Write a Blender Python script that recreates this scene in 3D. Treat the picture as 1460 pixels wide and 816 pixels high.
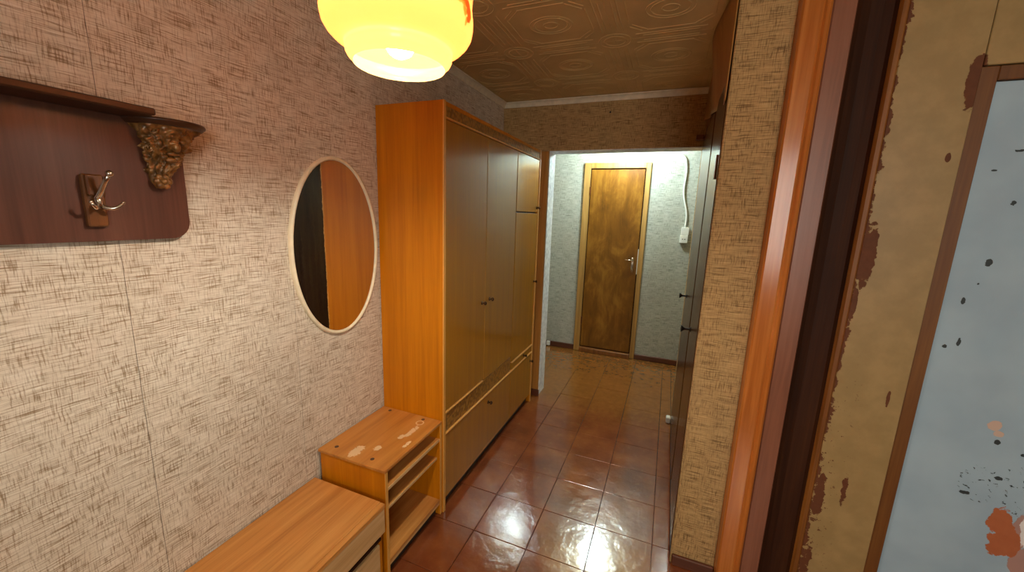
import bpy, bmesh, math, random
from mathutils import Vector, Matrix, noise

random.seed(7)
for o in list(bpy.data.objects):
    bpy.data.objects.remove(o, do_unlink=True)
scene = bpy.context.scene
COL = scene.collection
PI = math.pi

# ------------------------------------------------------------------ camera
YAW, PITCH, ROLL, FPX = .37947, .18529, -.0335, 553.07
CAM_H = 1.5
fwd = Vector((-math.sin(YAW) * math.cos(PITCH), math.cos(YAW) * math.cos(PITCH), -math.sin(PITCH)))
right0 = Vector((math.cos(YAW), math.sin(YAW), 0))
down0 = fwd.cross(right0)
right = math.cos(ROLL) * right0 + math.sin(ROLL) * down0
down = -math.sin(ROLL) * right0 + math.cos(ROLL) * down0
cam_data = bpy.data.cameras.new('camera')
cam = bpy.data.objects.new('camera', cam_data)
COL.objects.link(cam)
R = Matrix((right, -down, -fwd)).transposed().to_4x4()
cam.matrix_world = Matrix.Translation((0, 0, CAM_H)) @ R
cam_data.sensor_fit = 'HORIZONTAL'
cam_data.sensor_width = 36.0
cam_data.lens = FPX / 1460 * 36.0
cam_data.clip_start = .02
scene.camera = cam

# ------------------------------------------------------------------ world, light, exposure
world = bpy.data.worlds.new('world')
scene.world = world
world.use_nodes = True
bgn = world.node_tree.nodes['Background']
bgn.inputs['Color'].default_value = (.62, .78, 1.0, 1)
bgn.inputs['Strength'].default_value = .3
vs = scene.view_settings
vs.view_transform = 'Standard'
vs.look = 'None'
vs.gamma = 1
vs.use_curve_mapping = False
vs.exposure = 0.72

def light(name, kind, loc, energy, color, **kw):
    d = bpy.data.lights.new(name, kind)
    d.energy = energy
    d.color = color
    for k, v in kw.items():
        setattr(d, k, v)
    o = bpy.data.objects.new(name, d)
    o.location = loc
    COL.objects.link(o)
    return o

# daylight entering by an assumed, unseen window in the wall behind the photographer
dl = light('assumed_window_daylight', 'AREA', (.85, -1.72, 1.58), 20, (1.0, .955, .87), shape='RECTANGLE', size=1.06, size_y=1.15)
dl.rotation_euler = (math.radians(90), 0, 0)        # emits towards +Y
dl.data.spread = math.radians(170)

# ------------------------------------------------------------------ node helpers
def lin(c):
    return c / 12.92 if c <= .04045 else ((c + .055) / 1.055) ** 2.4

def rgb(r, g, b):
    return (lin(r / 255), lin(g / 255), lin(b / 255), 1)

class NT:
    def __init__(self, name):
        self.m = bpy.data.materials.new(name)
        self.m.use_nodes = True
        self.t = self.m.node_tree
        self.p = self.t.nodes['Principled BSDF']
        self.out = self.t.nodes['Material Output']
        self._co = None

    def n(self, typ, **kw):
        nd = self.t.nodes.new(typ)
        for k, v in kw.items():
            setattr(nd, k, v)
        return nd

    def set(self, sock, v):
        if isinstance(v, bpy.types.NodeSocket):
            self.t.links.new(v, sock)
        else:
            sock.default_value = v

    def co(self):
        if not self._co:
            g = self.n('ShaderNodeNewGeometry')
            self._co = g.outputs['Position']
        return self._co

    def obj_co(self):
        return self.n('ShaderNodeTexCoord').outputs['Object']

    def xyz(self, v=None):
        s = self.n('ShaderNodeSeparateXYZ')
        self.set(s.inputs[0], v or self.co())
        return s.outputs

    def vec(self, x, y, z):
        s = self.n('ShaderNodeCombineXYZ')
        for i, v in enumerate((x, y, z)):
            self.set(s.inputs[i], v)
        return s.outputs[0]

    def math(self, op, a, b=0.0, c=0.0, clamp=False):
        s = self.n('ShaderNodeMath', operation=op, use_clamp=clamp)
        for i, v in enumerate((a, b, c)):
            self.set(s.inputs[i], v)
        return s.outputs[0]

    def mapping(self, scale=(1, 1, 1), loc=(0, 0, 0), v=None):
        s = self.n('ShaderNodeMapping')
        self.set(s.inputs['Vector'], v or self.co())
        s.inputs['Scale'].default_value = scale
        s.inputs['Location'].default_value = loc
        return s.outputs[0]

    def noise(self, v, scale=5.0, detail=3.0, rough=.5, dist=0.0):
        s = self.n('ShaderNodeTexNoise')
        self.set(s.inputs['Vector'], v)
        s.inputs['Scale'].default_value = scale
        s.inputs['Detail'].default_value = detail
        s.inputs['Roughness'].default_value = rough
        s.inputs['Distortion'].default_value = dist
        return s.outputs['Fac']

    def ramp(self, fac, stops):
        s = self.n('ShaderNodeValToRGB')
        self.set(s.inputs[0], fac)
        el = s.color_ramp.elements
        while len(el) < len(stops):
            el.new(.5)
        for e, (p, c) in zip(el, stops):
            e.position = p
            e.color = c if len(c) == 4 else (*c, 1)
        return s.outputs[0]

    def smooth(self, v, a, b):
        s = self.n('ShaderNodeMapRange', interpolation_type='SMOOTHSTEP')
        self.set(s.inputs['Value'], v)
        s.inputs['From Min'].default_value = a
        s.inputs['From Max'].default_value = b
        return s.outputs[0]

    def mix(self, fac, a, b, blend='MIX'):
        s = self.n('ShaderNodeMix', data_type='RGBA', blend_type=blend)
        self.set(s.inputs[0], fac)
        self.set(s.inputs[6], a)
        self.set(s.inputs[7], b)
        return s.outputs[2]

    def bump(self, h, strength=.3, dist=.002):
        s = self.n('ShaderNodeBump')
        self.set(s.inputs['Height'], h)
        s.inputs['Strength'].default_value = strength
        s.inputs['Distance'].default_value = dist
        self.t.links.new(s.outputs[0], self.p.inputs['Normal'])

    def blob(self, a, b, ca, cb, ra, rb, nz, amp=.6):
        """1 inside a ragged ellipse centred (ca, cb) of the coordinates a, b"""
        da = self.math('DIVIDE', self.math('SUBTRACT', a, ca), ra)
        db = self.math('DIVIDE', self.math('SUBTRACT', b, cb), rb)
        d = self.math('ADD', self.math('MULTIPLY', da, da), self.math('MULTIPLY', db, db))
        d = self.math('ADD', d, self.math('MULTIPLY', self.math('SUBTRACT', nz, .5), amp * 4))
        return self.smooth(d, 1.08, .92)

    def maxi(self, *v):
        r = v[0]
        for k in v[1:]:
            r = self.math('MAXIMUM', r, k)
        return r

    def fin(self, color, rough=.5, spec=.5, metallic=0.0, coat=0.0):
        self.set(self.p.inputs['Base Color'], color)
        self.set(self.p.inputs['Roughness'], rough)
        self.p.inputs['Specular IOR Level'].default_value = spec
        self.p.inputs['Metallic'].default_value = metallic
        if coat:
            self.p.inputs['Coat IOR'].default_value = 1.6 if coat == .6 else 1.5
            self.p.inputs['Coat Weight'].default_value = coat
            self.p.inputs['Coat Roughness'].default_value = .12
        return self.m

def plain(name, c, rough=.5, metallic=0.0, spec=.5, var=.12, scale=30):
    t = NT(name)
    nz = t.noise(t.co(), scale, 4)
    dark = tuple(x * (1 - var * 1.6) for x in c[:3]) + (1,)
    lite = tuple(min(1, x * (1 + var)) for x in c[:3]) + (1,)
    col = t.mix(t.smooth(nz, .3, .7), dark, lite)
    t.bump(nz, .08, .001)
    return t.fin(col, rough, spec, metallic)

def wallpaper(name, axis, base, light_c, dark_c, bump=.25):
    """woven-look paper: brown threads lying along and up the wall"""
    t = NT(name)
    x, y, z = t.xyz()
    u = x if axis == 'x' else y
    warp = t.noise(t.vec(u, 0.0, z), 9, 2)
    zz = t.math('ADD', z, t.math('MULTIPLY', t.math('SUBTRACT', warp, .5), .012))
    uu = t.math('ADD', u, t.math('MULTIPLY', t.math('SUBTRACT', warp, .5), .010))
    h1 = t.noise(t.vec(t.math('MULTIPLY', uu, 13.0), 0.0, t.math('MULTIPLY', zz, 330.0)), 1, 2.5, .6)
    h2 = t.noise(t.vec(t.math('MULTIPLY', uu, 9.0), 3.3, t.math('MULTIPLY', zz, 60.0)), 1, 2, .5)
    v1 = t.noise(t.vec(t.math('MULTIPLY', uu, 300.0), 5.0, t.math('MULTIPLY', zz, 24.0)), 1, 2.5, .6)
    patch = t.noise(t.vec(u, 8.0, z), 11, 3, .6)
    blot = t.noise(t.vec(u, 1.0, z), 2.2, 3, .55)
    hm = t.math('MULTIPLY', t.smooth(h1, .46, .68), t.math('ADD', .35, t.math('MULTIPLY', t.smooth(h2, .28, .60), .65)))
    vm = t.math('MULTIPLY', t.smooth(v1, .47, .68), t.math('ADD', .35, t.math('MULTIPLY', t.smooth(patch, .34, .62), .65)))
    thread = t.math('ADD', hm, t.math('MULTIPLY', vm, .9), clamp=True)
    hi = t.smooth(h1, .46, .30)
    c = t.mix(t.math('MULTIPLY', hi, .7), base, light_c)
    c = t.mix(t.math('MULTIPLY', thread, .95), c, dark_c)
    c = t.mix(t.math('MULTIPLY', t.smooth(blot, .45, .75), .16), c, rgb(150, 120, 92))
    h = t.math('SUBTRACT', t.math('MULTIPLY', hi, .6), t.math('MULTIPLY', thread, .7))
    t.bump(h, bump, .0025)
    return t.fin(c, .75, .25)

def wood(name, axis, c0, c1, c2, rough=.3, grain=1.0, spec=.5, coat=0.0, blot=.25):
    """veneer: fine grain running along the given axis plus broad figure"""
    t = NT(name)
    s = {'x': (1.2, 26, 26), 'y': (26, 1.2, 26), 'z': (26, 26, 1.2)}[axis]
    f = {'x': (6, 160, 160), 'y': (160, 6, 160), 'z': (160, 160, 6)}[axis]
    a = t.noise(t.mapping(s), 1.0, 4, .55, .6)
    b = t.noise(t.mapping(f), 1.0, 2, .5)
    d = t.noise(t.co(), 3.5, 4, .6)
    v = t.math('ADD', t.math('MULTIPLY', a, .75), t.math('MULTIPLY', b, .25 * grain))
    col = t.ramp(v, [(.30, c0), (.5, c1), (.72, c2)])
    dk = tuple(q * .72 for q in c1[:3]) + (1,)
    col = t.mix(t.math('MULTIPLY', t.smooth(d, .5, .75), blot), col, dk)
    t.bump(b, .06, .001)
    rg = t.math('ADD', rough - .06, t.math('MULTIPLY', d, .12))
    return t.fin(col, rg, spec, coat=coat)

M = {}
M['paper_left'] = wallpaper('wallpaper_along', 'y', rgb(222, 214, 196), rgb(240, 237, 226), rgb(146, 124, 96))
M['paper_cross'] = wallpaper('wallpaper_across', 'x', rgb(188, 154, 102), rgb(208, 176, 124), rgb(112, 84, 50))
M['paper_hall'] = wallpaper('wallpaper_hall', 'x', rgb(186, 190, 182), rgb(214, 218, 212), rgb(130, 134, 124), .2)
M['paper_hall_y'] = wallpaper('wallpaper_hall_side', 'y', rgb(186, 190, 182), rgb(214, 218, 212), rgb(130, 134, 124), .2)
M['plaster'] = plain('reveal_plaster', rgb(236, 241, 246), .7)
M['wall_plaster'] = plain('bare_wall_plaster', rgb(96, 82, 66), .8)
M['ceiling'] = plain('ceiling_foam', rgb(214, 184, 124), .8, var=.05, scale=8)
M['cornice'] = plain('cornice_foam', rgb(232, 220, 192), .6, var=.05)
M['veneer_z'] = wood('wardrobe_veneer_upright', 'z', rgb(184, 106, 4), rgb(202, 122, 6), rgb(214, 134, 10), .46, .8, .3, 0, .18)
M['veneer_front'] = wood('wardrobe_front_veneer', 'z', rgb(164, 112, 32), rgb(174, 118, 28), rgb(184, 126, 34), .24, .3, .5, .6, .12)
M['veneer_edge'] = wood('wardrobe_edge', 'z', rgb(206, 146, 64), rgb(222, 162, 78), rgb(232, 178, 96), .4)
M['veneer_y'] = wood('bench_veneer', 'y', rgb(168, 104, 46), rgb(198, 134, 66), rgb(216, 156, 86), .34, 1.2, .45, 0, .2)
M['veneer_pale'] = wood('pale_edge_veneer', 'y', rgb(186, 142, 88), rgb(208, 166, 110), rgb(222, 184, 132), .45, 1.3)
M['board_dark'] = plain('shelf_interior_dark', rgb(92, 66, 44), .6)
M['plinth'] = plain('plinth_dark', rgb(46, 32, 24), .55)
M['rack_wood'] = wood('rack_lacquered_board', 'z', rgb(72, 42, 32), rgb(96, 60, 46), rgb(112, 74, 58), .3, .8, .5, 0, .2)
M['rack_shelf'] = wood('rack_shelf_board', 'y', rgb(50, 30, 18), rgb(68, 42, 26), rgb(86, 56, 34), .4)
M['carving'] = plain('carved_bronzed_plaster', rgb(134, 94, 48), .33, .2, .6, .35, 60)
M['hook_plate'] = wood('hook_plate_wood', 'z', rgb(84, 48, 22), rgb(112, 68, 30), rgb(132, 86, 42), .3)
M['chrome'] = plain('satin_chrome', rgb(214, 206, 194), .22, 1.0)
M['mirror'] = plain('mirror_silver', rgb(214, 208, 196), .015, 1.0, var=0.0)
M['mirror_frame'] = plain('cream_enamel', rgb(238, 228, 196), .35, var=.04)
M['knob'] = plain('knob_dark_brass', rgb(96, 66, 34), .25, .8)
M['knob_black'] = plain('knob_black', rgb(24, 18, 16), .4)
M['floor_base'] = plain('floor_joint', rgb(46, 26, 16), .6)
M['closet'] = wood('closet_door_varnish', 'z', rgb(58, 36, 20), rgb(80, 50, 28), rgb(98, 66, 38), .24, 1.0, .6)
M['closet_frame'] = wood('closet_frame_varnish', 'z', rgb(70, 36, 16), rgb(96, 52, 22), rgb(112, 66, 30), .32)
M['mezzanine'] = wood('hardboard_panel', 'z', rgb(150, 100, 44), rgb(170, 118, 54), rgb(184, 132, 66), .5)
M['casing'] = wood('casing_varnish', 'z', rgb(166, 92, 36), rgb(190, 112, 48), rgb(206, 132, 64), .2, 1.0, .45)
M['frame_red'] = wood('door_frame_red_brown', 'z', rgb(116, 70, 50), rgb(138, 86, 62), rgb(150, 98, 74), .35)
M['frame_dark'] = wood('door_frame_dark_brown', 'z', rgb(40, 19, 8), rgb(56, 28, 12), rgb(72, 40, 18), .6, 1.0, .2)
M['frame_raw'] = wood('door_frame_raw', 'z', rgb(96, 54, 16), rgb(130, 78, 26), rgb(156, 98, 38), .45)
M['rebate'] = wood('brown_rebate', 'z', rgb(82, 46, 14), rgb(106, 62, 20), rgb(124, 78, 30), .45, 1.4)
M['baseboard'] = wood('baseboard_paint', 'x', rgb(74, 38, 24), rgb(92, 50, 32), rgb(108, 62, 42), .4)
M['white_plastic'] = plain('white_plastic', rgb(236, 238, 234), .35, var=.03)
M['black'] = plain('black_hole', rgb(14, 12, 12), .6)
M['door_casing_far'] = wood('hall_door_casing', 'z', rgb(150, 112, 54), rgb(178, 138, 76), rgb(196, 158, 98), .42)
M['jamb_trim'] = wood('opening_casing', 'z', rgb(156, 104, 40), rgb(176, 122, 52), rgb(190, 138, 66), .5)

def m_floor():
    t = NT('painted_floor_tile')
    n1 = t.noise(t.co(), 4, 4, .6)
    n2 = t.noise(t.co(), 22, 5, .65)
    n3 = t.noise(t.co(), 9, 3, .55)
    x, y, z = t.xyz()
    c = t.ramp(n1, [(.3, rgb(108, 54, 28)), (.5, rgb(130, 68, 36)), (.72, rgb(150, 86, 46))])
    wear = t.math('MULTIPLY', t.smooth(n2, .58, .74), .45)
    c = t.mix(wear, c, rgb(150, 104, 58))
    # worn tile colour mixed towards ochre in the hall beyond the opening
    hall = t.smooth(t.math('ADD', y, t.math('MULTIPLY', n2, .3)), 2.7, 3.3)
    c = t.mix(t.math('MULTIPLY', hall, .75), c, t.ramp(n2, [(.3, rgb(134, 86, 34)), (.7, rgb(156, 104, 44))]))
    t.bump(t.math('ADD', t.math('MULTIPLY', n3, 1.0), t.math('MULTIPLY', n2, .15)), .35, .012)
    return t.fin(c, t.math('ADD', .10, t.math('MULTIPLY', n2, .14)), .6, coat=.8)
M['floor'] = m_floor()

def m_shelf_top():
    t = NT('worn_shelf_top')
    a = t.noise(t.mapping((26, 1.5, 26)), 1, 4, .55, .6)
    c = t.ramp(a, [(.3, rgb(172, 108, 46)), (.5, rgb(194, 128, 56)), (.72, rgb(206, 146, 74))])
    x, y, z = t.xyz()
    nz = t.noise(t.co(), 90, 5, .65)
    m = t.maxi(t.blob(x, y, -1.12, 1.125, .022, .042, nz, 1.1), t.blob(x, y, -1.055, 1.175, .014, .018, nz, 1.2),
               t.blob(x, y, -1.003, 1.34, .012, .05, nz, 1.2), t.blob(x, y, -1.02, 1.285, .012, .02, nz, 1.2),
               t.blob(x, y, -.962, 1.255, .008, .03, nz, 1.3))
    # pale drip ring
    dx = t.math('SUBTRACT', x, -1.014); dy = t.math('SUBTRACT', y, 1.418)
    r = t.math('SQRT', t.math('ADD', t.math('MULTIPLY', dx, dx), t.math('MULTIPLY', dy, dy)))
    ring = t.smooth(t.math('ABSOLUTE', t.math('SUBTRACT', r, .017)), .004, .002)
    c = t.mix(t.math('MULTIPLY', t.maxi(m, ring), .8), c, rgb(236, 206, 160))
    t.bump(a, .05, .001)
    return t.fin(c, .38, .45)
M['shelf_top'] = m_shelf_top()

def m_band():
    t = NT('carved_band')
    v = t.n('ShaderNodeTexVoronoi', feature='SMOOTH_F1')
    t.set(v.inputs['Vector'], t.co())
    v.inputs['Scale'].default_value = 62
    d = v.outputs['Distance']
    n = t.noise(t.co(), 90, 2)
    c = t.mix(t.smooth(d, .25, .6), rgb(178, 128, 52), rgb(134, 90, 32))
    c = t.mix(t.math('MULTIPLY', n, .3), c, rgb(110, 72, 24))
    t.bump(d, .6, .004)
    return t.fin(c, .4)
M['band'] = m_band()

def m_far_door():
    t = NT('hall_door_old_varnish')
    a = t.noise(t.mapping((30, 30, 2.5)), 1, 4, .6, .8)
    b = t.noise(t.mapping((5.5, 5.5, 2.6)), 1, 5, .65, .6)
    c = t.ramp(t.math('ADD', t.math('MULTIPLY', a, .22), t.math('MULTIPLY', b, .78)),
               [(.33, rgb(92, 54, 8)), (.5, rgb(124, 80, 18)), (.66, rgb(160, 112, 40))])
    t.bump(a, .05, .001)
    return t.fin(c, .33, .5)
M['far_door'] = m_far_door()

def m_cream():
    """cream oil paint flaking from brown wood along the frame side"""
    t = NT('cream_flaking_paint')
    x, y, z = t.xyz()
    v = t.vec(x, 0.0, z)
    n1 = t.noise(v, 38, 6, .65)
    n2 = t.noise(v, 12, 4, .6)
    n3 = t.noise(v, 70, 3, .6)
    nr = t.noise(v, 16, 7, .7)
    edge = t.math('SUBTRACT', .606, x)                       # >0 at the left rim
    rim = t.smooth(t.math('ADD', t.math('MULTIPLY', t.math('SUBTRACT', edge, .016), 30.0), t.math('MULTIPLY', t.math('SUBTRACT', nr, .5), 2.6)), .05, .12)
    pt = t.maxi(t.blob(x, z, .600, 1.40, .022, .10, n1, .7), t.blob(x, z, .588, 1.24, .010, .06, n1, .8),
                t.blob(x, z, .600, .52, .016, .10, n1, 1.5), t.blob(x, z, .597, .24, .016, .07, n1, 1.6),
                t.blob(x, z, .668, .57, .008, .06, n1, 1.7), t.blob(x, z, .765, 1.915, .022, .075, n1, .7),
                t.blob(x, z, .742, 1.705, .006, .014, n1, .6), t.blob(x, z, .731, .93, .005, .03, n1, .8))
    region = t.math('MULTIPLY', t.smooth(z, 1.15, .75), t.smooth(x, .70, .60))
    spots = t.math('MULTIPLY', t.smooth(n3, .63, .655), region)
    m = t.maxi(rim, pt, spots)
    body = t.mix(t.smooth(n2, .35, .7), rgb(154, 128, 82), rgb(168, 140, 92))
    under = t.mix(n1, rgb(80, 42, 20), rgb(116, 66, 34))
    c = t.mix(m, body, under)
    t.bump(t.math('SUBTRACT', t.math('MULTIPLY', n2, .3), m), .4, .002)
    return t.fin(c, t.math('ADD', .42, t.math('MULTIPLY', m, .3)), .4)
M['cream'] = m_cream()

def m_blue():
    """pale blue oil paint with chips and a large flaked patch"""
    t = NT('blue_flaking_paint')
    x, y, z = t.xyz()
    v = t.vec(x, 0.0, z)
    n1 = t.noise(v, 30, 5, .6)
    n3 = t.noise(t.vec(t.math('ADD', x, t.math('MULTIPLY', z, .5)), 2.0, t.math('MULTIPLY', z, 1.3)), 62, 4, .6, .5)
    n2 = t.noise(v, 5, 3)
    nb = t.noise(v, 22, 5, .6)
    orange = t.maxi(t.blob(x, z, 1.080, .575, .032, .050, nb, .8), t.blob(x, z, 1.102, .50, .038, .052, nb, .8))
    mauve = t.maxi(t.blob(x, z, 1.128, .545, .020, .075, n1, .4), t.blob(x, z, 1.150, .45, .03, .05, n1, .4))
    white = t.blob(x, z, 1.150, .575, .024, .07, n1, .5)
    beige = t.maxi(t.blob(x, z, 1.004, .893, .016, .016, n1, .7), t.blob(x, z, 1.02, .868, .012, .010, n1, .7))
    swarm = t.math('MULTIPLY', t.smooth(n3, .61, .635),
                   t.maxi(t.blob(x, z, 1.01, .69, .055, .065, n1, .2), t.blob(x, z, 1.10, .70, .05, .10, n1, .2)))
    chips = [swarm]
    for cx, cz, ra, rb in ((.901, 1.723, .012, .004), (.858, 1.669, .008, .003), (.915, 1.577, .006, .007), (.896, 1.401, .008, .010),
                           (.861, 1.278, .005, .010), (.875, 1.148, .005, .012), (.844, 1.129, .006, .006), (.885, 1.335, .003, .003),
                           (1.022, .84, .008, .008), (1.087, .812, .008, .005), (.98, .648, .014, .006), (1.048, .72, .010, .006)):
        chips.append(t.blob(x, z, cx, cz, ra, rb, n3, .9))
    chip = t.maxi(*chips)
    c = t.mix(t.smooth(n2, .3, .7), rgb(156, 180, 196), rgb(168, 192, 206))
    c = t.mix(mauve, c, rgb(176, 138, 128))
    c = t.mix(white, c, rgb(232, 228, 226))
    c = t.mix(orange, c, t.mix(n1, rgb(168, 92, 56), rgb(190, 112, 72)))
    c = t.mix(beige, c, rgb(206, 180, 164))
    c = t.mix(chip, c, rgb(52, 60, 62))
    t.bump(t.math('MULTIPLY', t.maxi(orange, mauve, chip, beige), -1.0), .5, .0015)
    return t.fin(c, .45, .4)
M['blue'] = m_blue()

def m_shade():
    t = NT('milk_glass_shade')
    p = t.p
    tr = t.n('ShaderNodeBsdfTranslucent'); tr.inputs[0].default_value = (.128, .0285, .0066, 1)
    df = t.n('ShaderNodeBsdfDiffuse'); df.inputs[0].default_value = (.15, .082, .026, 1)
    gl = t.n('ShaderNodeBsdfGlossy'); gl.inputs[0].default_value = (1, 1, 1, 1); gl.inputs['Roughness'].default_value = .12
    mx = t.n('ShaderNodeMixShader'); mx.inputs[0].default_value = .6
    # flower printed on the glass: arc length a along the shade, height h above its rim
    x, y, z = t.xyz()
    a = t.math('MULTIPLY', t.math('ARCTAN2', t.math('SUBTRACT', y, .694), t.math('SUBTRACT', x, -.533)), .144)
    h = t.math('SUBTRACT', z, 1.78)
    nz = t.noise(t.co(), 140, 3)
    F = .017
    red = t.maxi(*[t.blob(a, h, F + da, .092 + dh, ra, rb, nz, .5) for da, dh, ra, rb in
                   ((0, .008, .013, .010), (.006, -.006, .012, .010), (-.006, .016, .010, .007), (.010, .004, .008, .012), (.004, -.016, .008, .006))])
    green = t.maxi(*[t.blob(a, h, F + da, .092 + dh, ra, rb, nz, .5) for da, dh, ra, rb in
                     ((-.018, .004, .010, .006), (-.012, -.008, .008, .008), (-.028, .012, .009, .003), (-.016, .022, .006, .007), (-.004, -.022, .004, .008), (-.034, .000, .009, .0025))])
    c = t.mix(t.math('MULTIPLY', green, .9), (.128, .0285, .0066, 1), (.010, .010, .0004, 1))
    c = t.mix(red, c, (.050, .0034, .0003, 1))
    t.set(tr.inputs[0], c)
    t.t.links.new(df.outputs[0], mx.inputs[1]); t.t.links.new(tr.outputs[0], mx.inputs[2])
    m2 = t.n('ShaderNodeMixShader'); m2.inputs[0].default_value = .03
    t.t.links.new(mx.outputs[0], m2.inputs[1]); t.t.links.new(gl.outputs[0], m2.inputs[2])
    t.t.links.new(m2.outputs[0], t.out.inputs[0])
    t.t.nodes.remove(p)
    return t.m
M['shade'] = m_shade()

def emit(name, c, s):
    t = NT(name)
    t.p.inputs['Base Color'].default_value = c
    t.p.inputs['Emission Color'].default_value = c
    t.p.inputs['Emission Strength'].default_value = s
    return t.m

# ------------------------------------------------------------------ mesh helpers
def box(bm, x0, x1, y0, y1, z0, z1, bev=0.0, seg=1):
    vs_ = [bm.verts.new(p) for p in ((x0, y0, z0), (x1, y0, z0), (x1, y1, z0), (x0, y1, z0), (x0, y0, z1), (x1, y0, z1), (x1, y1, z1), (x0, y1, z1))]
    fs = [bm.faces.new([vs_[i] for i in q]) for q in ((3, 2, 1, 0), (4, 5, 6, 7), (0, 1, 5, 4), (1, 2, 6, 5), (2, 3, 7, 6), (3, 0, 4, 7))]
    if bev:
        es = {e for f in fs for e in f.edges}
        bmesh.ops.bevel(bm, geom=list(es), offset=bev, segments=seg, affect='EDGES', profile=.6)
    return bm

def nbox(*a, bev=0.0, seg=1):
    return box(bmesh.new(), *a, bev=bev, seg=seg)

def lathe(bm, prof, c, seg=48, a0=0.0, a1=2 * PI):
    full = abs(a1 - a0 - 2 * PI) < 1e-6
    n = seg if full else seg + 1
    rings = []
    for r, z in prof:
        rings.append([bm.verts.new((c[0] + r * math.cos(a0 + (a1 - a0) * i / seg), c[1] + r * math.sin(a0 + (a1 - a0) * i / seg), c[2] + z)) for i in range(n)])
    for k in range(len(rings) - 1):
        for i in range(seg):
            j = (i + 1) % n
            try:
                bm.faces.new((rings[k][i], rings[k][j], rings[k + 1][j], rings[k + 1][i]))
            except ValueError:
                pass
    return rings

def tube(bm, pts, rad, seg=10, cap=True):
    pts = [Vector(p) for p in pts]
    rads = rad if isinstance(rad, (list, tuple)) else [rad] * len(pts)
    rings = []
    ref = Vector((0, 0, 1))
    for i, p in enumerate(pts):
        d = (pts[min(i + 1, len(pts) - 1)] - pts[max(i - 1, 0)]).normalized()
        a = d.cross(ref)
        if a.length < .1:
            a = d.cross(Vector((1, 0, 0)))
        a.normalize()
        b = d.cross(a)
        rings.append([bm.verts.new(p + rads[i] * (math.cos(2 * PI * k / seg) * a + math.sin(2 * PI * k / seg) * b)) for k in range(seg)])
    for i in range(len(rings) - 1):
        for k in range(seg):
            bm.faces.new((rings[i][k], rings[i][(k + 1) % seg], rings[i + 1][(k + 1) % seg], rings[i + 1][k]))
    if cap:
        bm.faces.new(rings[0]); bm.faces.new(rings[-1])

def ball(bm, c, r, sc=(1, 1, 1), sub=2):
    m = Matrix.Translation(c) @ Matrix.Diagonal((*[r * s for s in sc], 1))
    bmesh.ops.create_icosphere(bm, subdivisions=sub, radius=1, matrix=m)

def prism_z(bm, poly, z0, z1):
    """extrude a plan polygon (x, y) upward"""
    a = [bm.verts.new((x, y, z0)) for x, y in poly]
    b = [bm.verts.new((x, y, z1)) for x, y in poly]
    n = len(poly)
    for i in range(n):
        bm.faces.new((a[i], a[(i + 1) % n], b[(i + 1) % n], b[i]))
    bm.faces.new(a[::-1]); bm.faces.new(b)

def mesh_of(bm, name, mat, smooth=False, off=(0, 0, 0)):
    bmesh.ops.recalc_face_normals(bm, faces=bm.faces)
    if any(off):
        bmesh.ops.translate(bm, verts=bm.verts, vec=-Vector(off))
    if smooth:
        for f in bm.faces:
            f.smooth = True
    me = bpy.data.meshes.new(name)
    bm.to_mesh(me)
    bm.free()
    if mat:
        me.materials.append(M[mat] if isinstance(mat, str) else mat)
    return me

def root_loc(p):
    v = Vector((0, 0, 0))
    while p:
        v += p.location
        p = p.parent
    return v

def obj(name, bm, mat, parent=None, smooth=False):
    o = bpy.data.objects.new(name, mesh_of(bm, name, mat, smooth, root_loc(parent)))
    COL.objects.link(o)
    o.parent = parent
    return o

def inst(name, me, parent, loc, rot=(0, 0, 0), label=None):
    """an object that shares mesh data, placed at a world position"""
    o = bpy.data.objects.new(name, me)
    COL.objects.link(o)
    o.parent = parent
    o.location = Vector(loc) - root_loc(parent)
    o.rotation_euler = rot
    if label:
        o['label'] = label
    return o

def tag(o, label, cat, group=None, kind=None):
    o['label'] = label
    o['category'] = cat
    if group:
        o['group'] = group
    if kind:
        o['kind'] = kind
    return o

def thing(name, loc, label, cat, group=None, kind=None):
    o = bpy.data.objects.new(name, None)
    o.empty_display_size = .1
    o.location = loc
    COL.objects.link(o)
    return tag(o, label, cat, group, kind)

def struct(name, bm, mat, label, cat):
    return tag(obj(name, bm, mat), label, cat, kind='structure')

# ------------------------------------------------------------------ dimensions
XW = -1.282          # face of the left wall
XF = -.925           # wardrobe front
XC = .144            # closet front
YP = 1.645           # wallpapered end of the closet
YD = 2.93            # wall with the opening
YD2 = 3.08
YF = 4.20            # far wall of the hall
ZC = 2.33            # ceiling
XL = -.90            # left edge of the opening
ZL = 1.97            # underside of the lintel
YB, XR = -1.6, 1.75  # wall behind the camera, wall to the right

# ------------------------------------------------------------------ floor
fl = struct('floor', nbox(-1.95, XR + .1, YB - .1, YF + .1, -.12, -.006), 'floor_base', 'red-brown painted tile floor of the corridor and hall', 'floor')
T = .2655
tile_cache = {}
def tile_mesh(w, d):
    k = (round(w, 4), round(d, 4))
    if k not in tile_cache:
        bm = nbox(-w / 2 + .0008, w / 2 - .0008, -d / 2 + .0008, d / 2 - .0008, -.0062, 0, bev=.0016)
        tile_cache[k] = mesh_of(bm, 'floor_tile', 'floor')
    return tile_cache[k]
def tiles(xa, xb, ya, yb):
    i0 = math.floor((xa + .200) / T); j0 = math.floor((ya - 1.445) / T)
    for i in range(i0, i0 + 20):
        for j in range(j0, j0 + 30):
            x0, x1 = max(xa, -.200 + i * T), min(xb, -.200 + (i + 1) * T)
            y0, y1 = max(ya, 1.445 + j * T), min(yb, 1.445 + (j + 1) * T)
            if x1 - x0 < .02 or y1 - y0 < .02:
                continue
            inst('floor_tile', tile_mesh(x1 - x0, y1 - y0), fl, ((x0 + x1) / 2, (y0 + y1) / 2, -random.random() * .0012),
                 (random.uniform(-.0022, .0022), random.uniform(-.0022, .0022), 0))
GX = -.200 - 3 * T
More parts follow.
